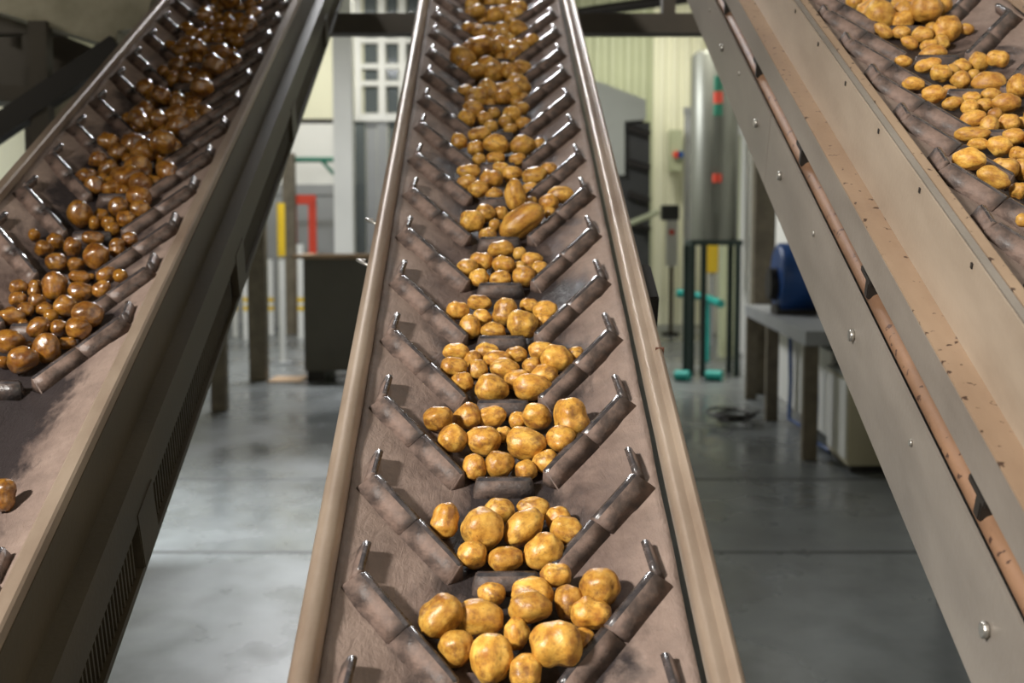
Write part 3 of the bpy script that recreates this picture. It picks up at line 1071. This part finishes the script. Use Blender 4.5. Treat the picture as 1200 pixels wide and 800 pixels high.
# bin
g0 = gp(357, 447); yb = g0.y
zt_ = at(357, 303, yb).z
bn = empty('bulk_bin', (g0.x + .7, yb, 0), 'large dark grey bulk bin with timber rim on black feet', 'bin')
x0, x1 = g0.x, g0.x + 1.45
zf = at(360, 432, yb).z
for aa, bb in (((x0, yb, zf), (x1, yb + .03, zt_)), ((x0, yb + 1.1, zf), (x1, yb + 1.13, zt_)), ((x0, yb + .03, zf), (x0 + .03, yb + 1.1, zt_)), ((x1 - .03, yb + .03, zf), (x1, yb + 1.1, zt_))):
    wpart(MB().box(aa, bb), 'bin_wall', M['bin'], bn)
wpart(MB().box((x0, yb, zf - .03), (x1, yb + 1.13, zf)), 'bin_floor', M['bin'], bn)
for aa, bb in (((x0 - .13, yb - .08, zt_), (x1 + .13, yb + .06, zt_ + .05)), ((x0 - .13, yb + 1.07, zt_), (x1 + .13, yb + 1.2, zt_ + .05)), ((x0 - .13, yb + .06, zt_), (x0 + .05, yb + 1.07, zt_ + .05)), ((x1 - .05, yb + .06, zt_), (x1 + .13, yb + 1.07, zt_ + .05))):
    wpart(MB().box(aa, bb), 'rim_board', M['wood'], bn)
for xx in (x0 + .03, x0 + .62, x1 - .25):
    wpart(MB().box((xx, yb + .02, 0), (xx + .22, yb + 1.1, zf - .03)), 'foot', M['dark'], bn)
mt = MB().box((x0 - .45, yb - .15, 0), (x0 - .03, yb + .5, .02)).build('timber_offcut', M['wood'], None, .004)
tag(mt, 'flat pale timber offcut on the floor by the bin', 'timber')
# red frame
Yr = 24.9
rf = empty('red_barrier', (at(360, 240, Yr).x, Yr, 0), 'red orange tubular barrier standing behind the grey bin', 'barrier')
pa, pb = at(340, 234, Yr), at(366, 234, Yr)
wpart(MB().box((pa.x - .02, Yr - .07, pa.z - .09), (pb.x + .07, Yr + .07, pa.z + .09)), 'top_bar', M['red'], rf, .01)
for xx in (pb.x, pa.x + .05):
    wpart(MB().box((xx - .07, Yr - .06, 0), (xx + .07, Yr + .06, pa.z)), 'upright', M['red'], rf)
q = at(329, 240, 18.5)
yp = empty('marker_post', (q.x, 18.5, 0), 'pale post with a long yellow sleeve on top', 'post')
zy = at(329, 300, 18.5).z
wpart(MB().tube([(q.x, 18.5, .02), (q.x, 18.5, zy)], .05, 14), 'tube', M['white'], yp)
wpart(MB().tube([(q.x, 18.5, zy), (q.x, 18.5, at(329, 238, 18.5).z)], .06, 14), 'sleeve', M['yellow'], yp)
wpart(MB().box((q.x - .12, 18.38, 0), (q.x + .12, 18.62, .02)), 'base_plate', M['grey'], yp)
# pale bollards with yellow bands
for i, (px, py, hpx, wpx) in enumerate(((318, 392, 88, 7), (353, 396, 110, 8), (288, 398, 90, 5), (276, 394, 84, 6))):
    g = gp(px, py)
    r = wpx / 2 * g.y / F
    zt2 = at(px, py - hpx, g.y).z
    bl = empty('bollard', g, 'pale grey post with two yellow bands near the grey bin', 'bollard', 'banded posts by the bin')
    wpart(MB().tube([(g.x, g.y, 0), (g.x, g.y, zt2)], r, 14), 'shaft', M['white'], bl)
    for k in (351, 361):
        zz = at(px, k, g.y).z
        wpart(MB().tube([(g.x, g.y, zz - .04), (g.x, g.y, zz + .04)], r * 1.06, 14), 'band', M['yellow'], bl)
# green pipe with a brace in front of the back wall
Yg = 24.5
gpi = empty('green_pipe', (at(375, 187, Yg).x, Yg, 0), 'green horizontal pipe with a slanting brace on the panelled wall', 'pipe')
wpart(MB().tube([at(330, 187, Yg), at(396, 187, Yg)], .05, 12), 'pipe_run', M['green'], gpi)
wpart(MB().tube([at(377, 188, Yg), at(395, 208, Yg)], .035, 10), 'brace', M['green'], gpi)
# strip curtain door below the window
sc = empty('strip_curtain', (at(440, 280, 25.6).x, 25.6, 0), 'grey translucent strip curtain hanging below the barred window', 'strip curtain')
x0 = at(417, 280, 25.6).x; ztop = at(417, 142, 25.6).z
wpart(MB().box((x0 - .05, 25.55, ztop), (x0 + 2.2, 25.65, ztop + .12)), 'header', M['white'], sc)
for k in range(10):
    wpart(MB().box((x0 + k * .22, 25.58 + .03 * (k % 2), .03), (x0 + k * .22 + .21, 25.59 + .03 * (k % 2), ztop)), 'strip', M['grey' if k % 3 else 'glass'], sc)

# ------------------------------------------------------------------ background beyond the middle conveyor
column(765, 779, 378, 7.39, M['grey'], 'column', 'slim grey steel column beside the dark machine')
column(882, 906, 462, 5.6, M['olive'], 'column', 'olive steel column between the tank and the bench')
# hooded machine
Ym = 22.0
mc = empty('hooded_machine', (at(745, 300, Ym).x, Ym, 0), 'dark machine under a pale sloping sheet hood', 'machine')
wpart(MB().prism([at(660, 84, Ym), at(706, 97, Ym), at(757, 117, Ym), at(757, 140, Ym), at(732, 142, Ym), at(732, 205, Ym), at(660, 205, Ym)], (0, 1.4, 0)), 'hood', M['lgrey'], mc)
wpart(MB().prism([gp(700, 372) * 1, at(700, 205, Ym + .1), at(733, 205, Ym + .1), at(733, 143, Ym + .1), at(762, 143, Ym + .1), Vector((at(762, 300, Ym + .1).x, Ym + .1, 0)), Vector((at(700, 300, Ym + .1).x, Ym + .1, 0))][1:], (0, 1.0, 0)), 'body', M['dgrey'], mc)
for zz in (150, 190, 228, 262):
    pz = at(748, zz, Ym)
    wpart(MB().tube([Vector((at(736, zz, Ym).x, Ym + .02, pz.z)), Vector((at(762, zz, Ym).x, Ym + .02, pz.z - .12))], .07, 10), 'roller', M['dark'], mc)
wpart(MB().tube([at(738, 262, Ym - .2), at(772, 248, Ym - .2)], .05, 10), 'arm', M['palegreen'], mc)
# wall pipe, electrical box and small controls
Yw = 23.5
wp = empty('white_pipe', (at(806, 300, Yw).x, Yw, 0), 'white vertical pipe standing beside the tank', 'pipe')
wpart(MB().tube([(at(806, 300, Yw).x, Yw, 0), (at(806, 300, Yw).x, Yw, at(806, 130, Yw).z)], .09, 14), 'pipe_run', M['white'], wp)
wpart(MB().tube([(at(806, 300, Yw).x, Yw, at(806, 134, Yw).z), (at(806, 300, Yw).x, Yw, at(806, 126, Yw).z)], .11, 14), 'cap', M['white'], wp)
Ye = 24.0
eb = empty('control_box', (at(790, 280, Ye).x, Ye, 0), 'pale control box with red button on a stand', 'control box')
wpart(MB().box((at(784, 0, Ye).x, Ye, at(0, 312, Ye).z), (at(797, 0, Ye).x, Ye + .2, at(0, 258, Ye).z)), 'housing', M['white'], eb, .01)
wpart(MB().tube([at(787, 272, Ye), at(787, 272, Ye) + Vector((0, -.06, 0))], .05, 10), 'button', M['red'], eb)
wpart(MB().box((at(778, 0, Ye).x, Ye, at(0, 258, Ye).z), (at(799, 0, Ye).x, Ye + .3, at(0, 240, Ye).z)), 'motor', M['dgrey'], eb, .02)
wpart(MB().box((at(788, 0, Ye).x, Ye + .05, 0), (at(793, 0, Ye).x, Ye + .13, at(0, 312, Ye).z)), 'stand', M['olive'], eb)
wpart(MB().box((at(780, 0, Ye).x, Ye - .1, 0), (at(799, 0, Ye).x, Ye + .25, .05)), 'foot', M['dark'], eb)
Yc = 26.6
cs = empty('wall_control', (at(791, 180, Yc).x, Yc, at(791, 180, Yc).z), 'small wall control with a red and a blue knob', 'switch')
wpart(MB().box(tuple(at(785, 200, Yc)), tuple(at(800, 152, Yc) + Vector((0, .34, 0)))), 'plate', M['palegreen'], cs)
for px, mt_ in ((792, 'red'), (797, 'blue')):
    wpart(MB().tube([at(px, 181, Yc), at(px, 181, Yc) + Vector((0, -.08, 0))], .07, 10), 'knob', M[mt_], cs)

# tank on legs
gt = gp(823, 441); Yt = gt.y
xa, xb = at(812, 285, Yt).x, at(869, 285, Yt).x
rt = (xb - xa) / 2; xc = (xa + xb) / 2; yc = Yt + rt
z0 = at(840, 281, Yt).z; z1 = at(840, 62, Yt).z
tk = empty('tank', (xc, yc, 0), 'tall stainless cylinder tank on dark green legs', 'tank')
wpart(MB().tube([(xc, yc, z0), (xc, yc, z1), (xc, yc, z1 + .06), (xc, yc, z1 + .11)], [rt, rt, rt * .8, .05], 32), 'shell', M['tank'], tk)
wpart(MB().box((xc - rt - .02, yc - rt, z0 - .07), (xc + rt + .02, yc + rt, z0)), 'leg_frame', M['dgreen'], tk)
for lx, ly in ((xc - rt, yc - rt + .03), (xc - rt + .15, yc - rt + .03), (xc + rt - .04, yc - rt + .03), (xc - rt, yc + rt - .03), (xc + rt - .04, yc + rt - .03)):
    wpart(MB().box((lx - .035, ly - .035, 0), (lx + .035, ly + .035, z0 - .07)), 'leg', M['dgreen'], tk)
# level gauge in coloured bands on the tank
lx = at(841, 110, Yt).x
ly = yc - math.sqrt(max(rt * rt - (lx - xc) ** 2, 0)) - .05
lg = wpart(MB().tube([(lx, ly, at(0, 250, Yt).z), (lx, ly, at(0, 90, Yt).z)], .03, 10), 'gauge_pipe', M['tank'], tk)
for pa_, pb_, mm in ((136, 122, 'green'), (122, 108, 'red'), (108, 90, 'green')):
    o = MB().tube([(lx, ly, at(0, pa_, Yt).z), (lx, ly, at(0, pb_, Yt).z)], .058, 12).build('gauge_band', M[mm], lg)
o = MB().tube([(lx, ly, at(0, 214, Yt).z), (lx, ly, at(0, 204, Yt).z)], .06, 12).build('valve', M['red'], lg)
# teal pipework under the tank
Yp = 19.2
tp = empty('teal_pipework', (at(815, 360, Yp).x, Yp, 0), 'teal plastic pipe crossing behind the tank legs', 'pipe')
wpart(MB().tube([at(793, 343, Yp), at(822, 347, Yp), at(845, 356, Yp - .8)], .06, 12), 'pipe_run', M['teal'], tp)
wpart(MB().tube([at(830, 350, Yp - .3), Vector((at(830, 350, Yp - .3).x, Yp - .3, 0))], .03, 10), 'riser', M['teal'], tp)
for px0, px1 in ((792, 808), (828, 846)):
    g_ = gp(px0, 446); g2 = gp(px1, 447)
    o = MB().tube([(g_.x, g_.y, .07), (g2.x, g2.y, .07)], .07, 12).build('teal_hose', M['teal'])
    tag(o, 'short teal hose length on the wet floor by the tank legs', 'hose', 'teal hoses by the tank')
# yellow box on the right wall
yb_ = 21.5
o = MB().box((at(833, 0, yb_).x, yb_, at(0, 320, yb_).z), (at(846, 0, yb_).x, yb_ + .25, at(0, 286, yb_).z)).build('yellow_box', M['yellow'], None, .02)
st = empty('yellow_container', (at(840, 0, yb_).x, yb_ + .12, 0), 'yellow container on a slim post behind the tank legs', 'container')
o.name = 'container_body'; o.parent = st; o.matrix_parent_inverse = Matrix.Translation(-Vector(st.location))
wpart(MB().tube([(at(840, 0, yb_).x, yb_ + .12, 0), (at(840, 0, yb_).x, yb_ + .12, at(0, 320, yb_).z)], .025, 10), 'post', M['grey'], st)
# pale cabinet and pipe right of the tank
Yk = 19.5
kb = empty('tall_cabinet', (at(862, 0, Yk).x, Yk, 0), 'tall pale olive cabinet with white cap behind the tank', 'cabinet')
wpart(MB().box((at(850, 0, Yk).x, Yk, 0), (at(871, 0, Yk).x, Yk + .3, at(0, 158, Yk).z)), 'body', M['palegreen'], kb)
wpart(MB().box((at(848, 0, Yk).x, Yk - .03, at(0, 158, Yk).z), (at(872, 0, Yk).x, Yk + .33, at(0, 150, Yk).z)), 'cap', M['white'], kb)
wp2 = MB().tube([gp(877, 440), gp(877, 440) + Vector((0, 0, 5.5))], .07, 12).build('white_pipe', M['white'])
tag(wp2, 'white vertical pipe next to the olive column', 'pipe')

# bench with blue hose reel, cabinets at the right wall
def wl_pt(Y, off=0.0, z=0.0): return Vector((wall_x(Y) - off, Y, z))


bt = empty('bench', wl_pt(12.2, .25), 'steel bench with pale panel front along the white wall', 'bench')
zb_ = 1.06
def along(Y0, Y1, o0, o1, z0_, z1_):
    return MB().prism([wl_pt(Y0, o0, z0_), wl_pt(Y1, o0, z0_), wl_pt(Y1, o1, z0_), wl_pt(Y0, o1, z0_)], (0, 0, z1_ - z0_))
wpart(along(10.3, 14.5, .02, .62, zb_ - .12, zb_), 'bench_top', M['grey'], bt)
for yy in (10.35, 12.6, 14.3):
    wpart(along(yy, yy + .12, .5, .62, 0, zb_ - .12), 'leg', M['olive'], bt)
wpart(along(10.7, 14.3, .3, .34, .12, zb_ - .2), 'front_panel', M['white'], bt)
for (ya, yb2, lab, mm) in ((9.75, 10.6, 'beige floor cabinet with grey side standing before the bench', 'beige'),):
    kb2 = empty('floor_cabinet', wl_pt((ya + yb2) / 2, .3), lab, 'cabinet')
    wpart(along(ya, yb2, .02, .37, .06, .74), 'body', M[mm], kb2)
    wpart(along(ya + .03, yb2 - .03, .04, .34, 0, .06), 'plinth', M['dark'], kb2)
    wpart(along(ya + .04, yb2 - .04, .37, .385, .1, .71), 'door', M['white'], kb2)
    wpart(along(ya - .01, yb2 + .01, .01, .39, .74, .76), 'top', M['grey'], kb2)
rl = wl_pt(12.6, .36, zb_)
hr = empty('hose_reel', rl, 'blue hose reel with black hub on the bench', 'hose reel')
wpart(MB().tube([rl + Vector((-.18, 0, .36)), rl + Vector((-.16, 0, .36)), rl + Vector((.16, 0, .36)), rl + Vector((.18, 0, .36))], [.30, .34, .34, .30], 24), 'drum', M['blue'], hr)
wpart(MB().tube([rl + Vector((-.26, 0, .30)), rl + Vector((-.18, 0, .30))], .16, 18), 'hub', M['dark'], hr)
wpart(MB().box(rl + Vector((-.2, -.15, 0)), rl + Vector((.2, .15, .1))), 'cradle', M['dark'], hr)
for k, (dy, off) in enumerate(((-.2, .43), (-1.6, .42))):
    s0 = wl_pt(12.6 + dy, off)
    pts = [s0 + Vector((0, 0, .93)), s0 + Vector((0.01, 0, .8)), s0 + Vector((.02, 0, .4)), s0 + Vector((0, -.05, .06)), s0 + Vector((.05, -.4, .03))]
    o = MB().tube(pts, .02, 10).build('blue_hose', M['blue'])
    tag(o, 'blue hose hanging down the bench front to the floor', 'hose', 'blue hoses at the bench')
pts = []
s0 = wl_pt(12.4, .98)
for k in range(56):
    a_ = k * .45
    q_ = .12 + .0025 * k
    pts.append(s0 + Vector((q_ * math.cos(a_), q_ * 1.2 * math.sin(a_), .02 + .05 * abs(math.sin(k * .37)) + .0012 * k)))
o = MB().tube(pts, .014, 8).build('hose_coil', M['dark']); tag(o, 'black hose coil lying on the floor by the bench', 'hose')

# slanting roof pipe above the hooded machine
o = MB().tube([at(640, 22, 14), at(700, 12, 14), at(860, -10, 14)], .06, 12).build('roof_pipe', M['dark'])
tag(o, 'dark slanting pipe hung under the roof behind the cross beam', 'pipe')
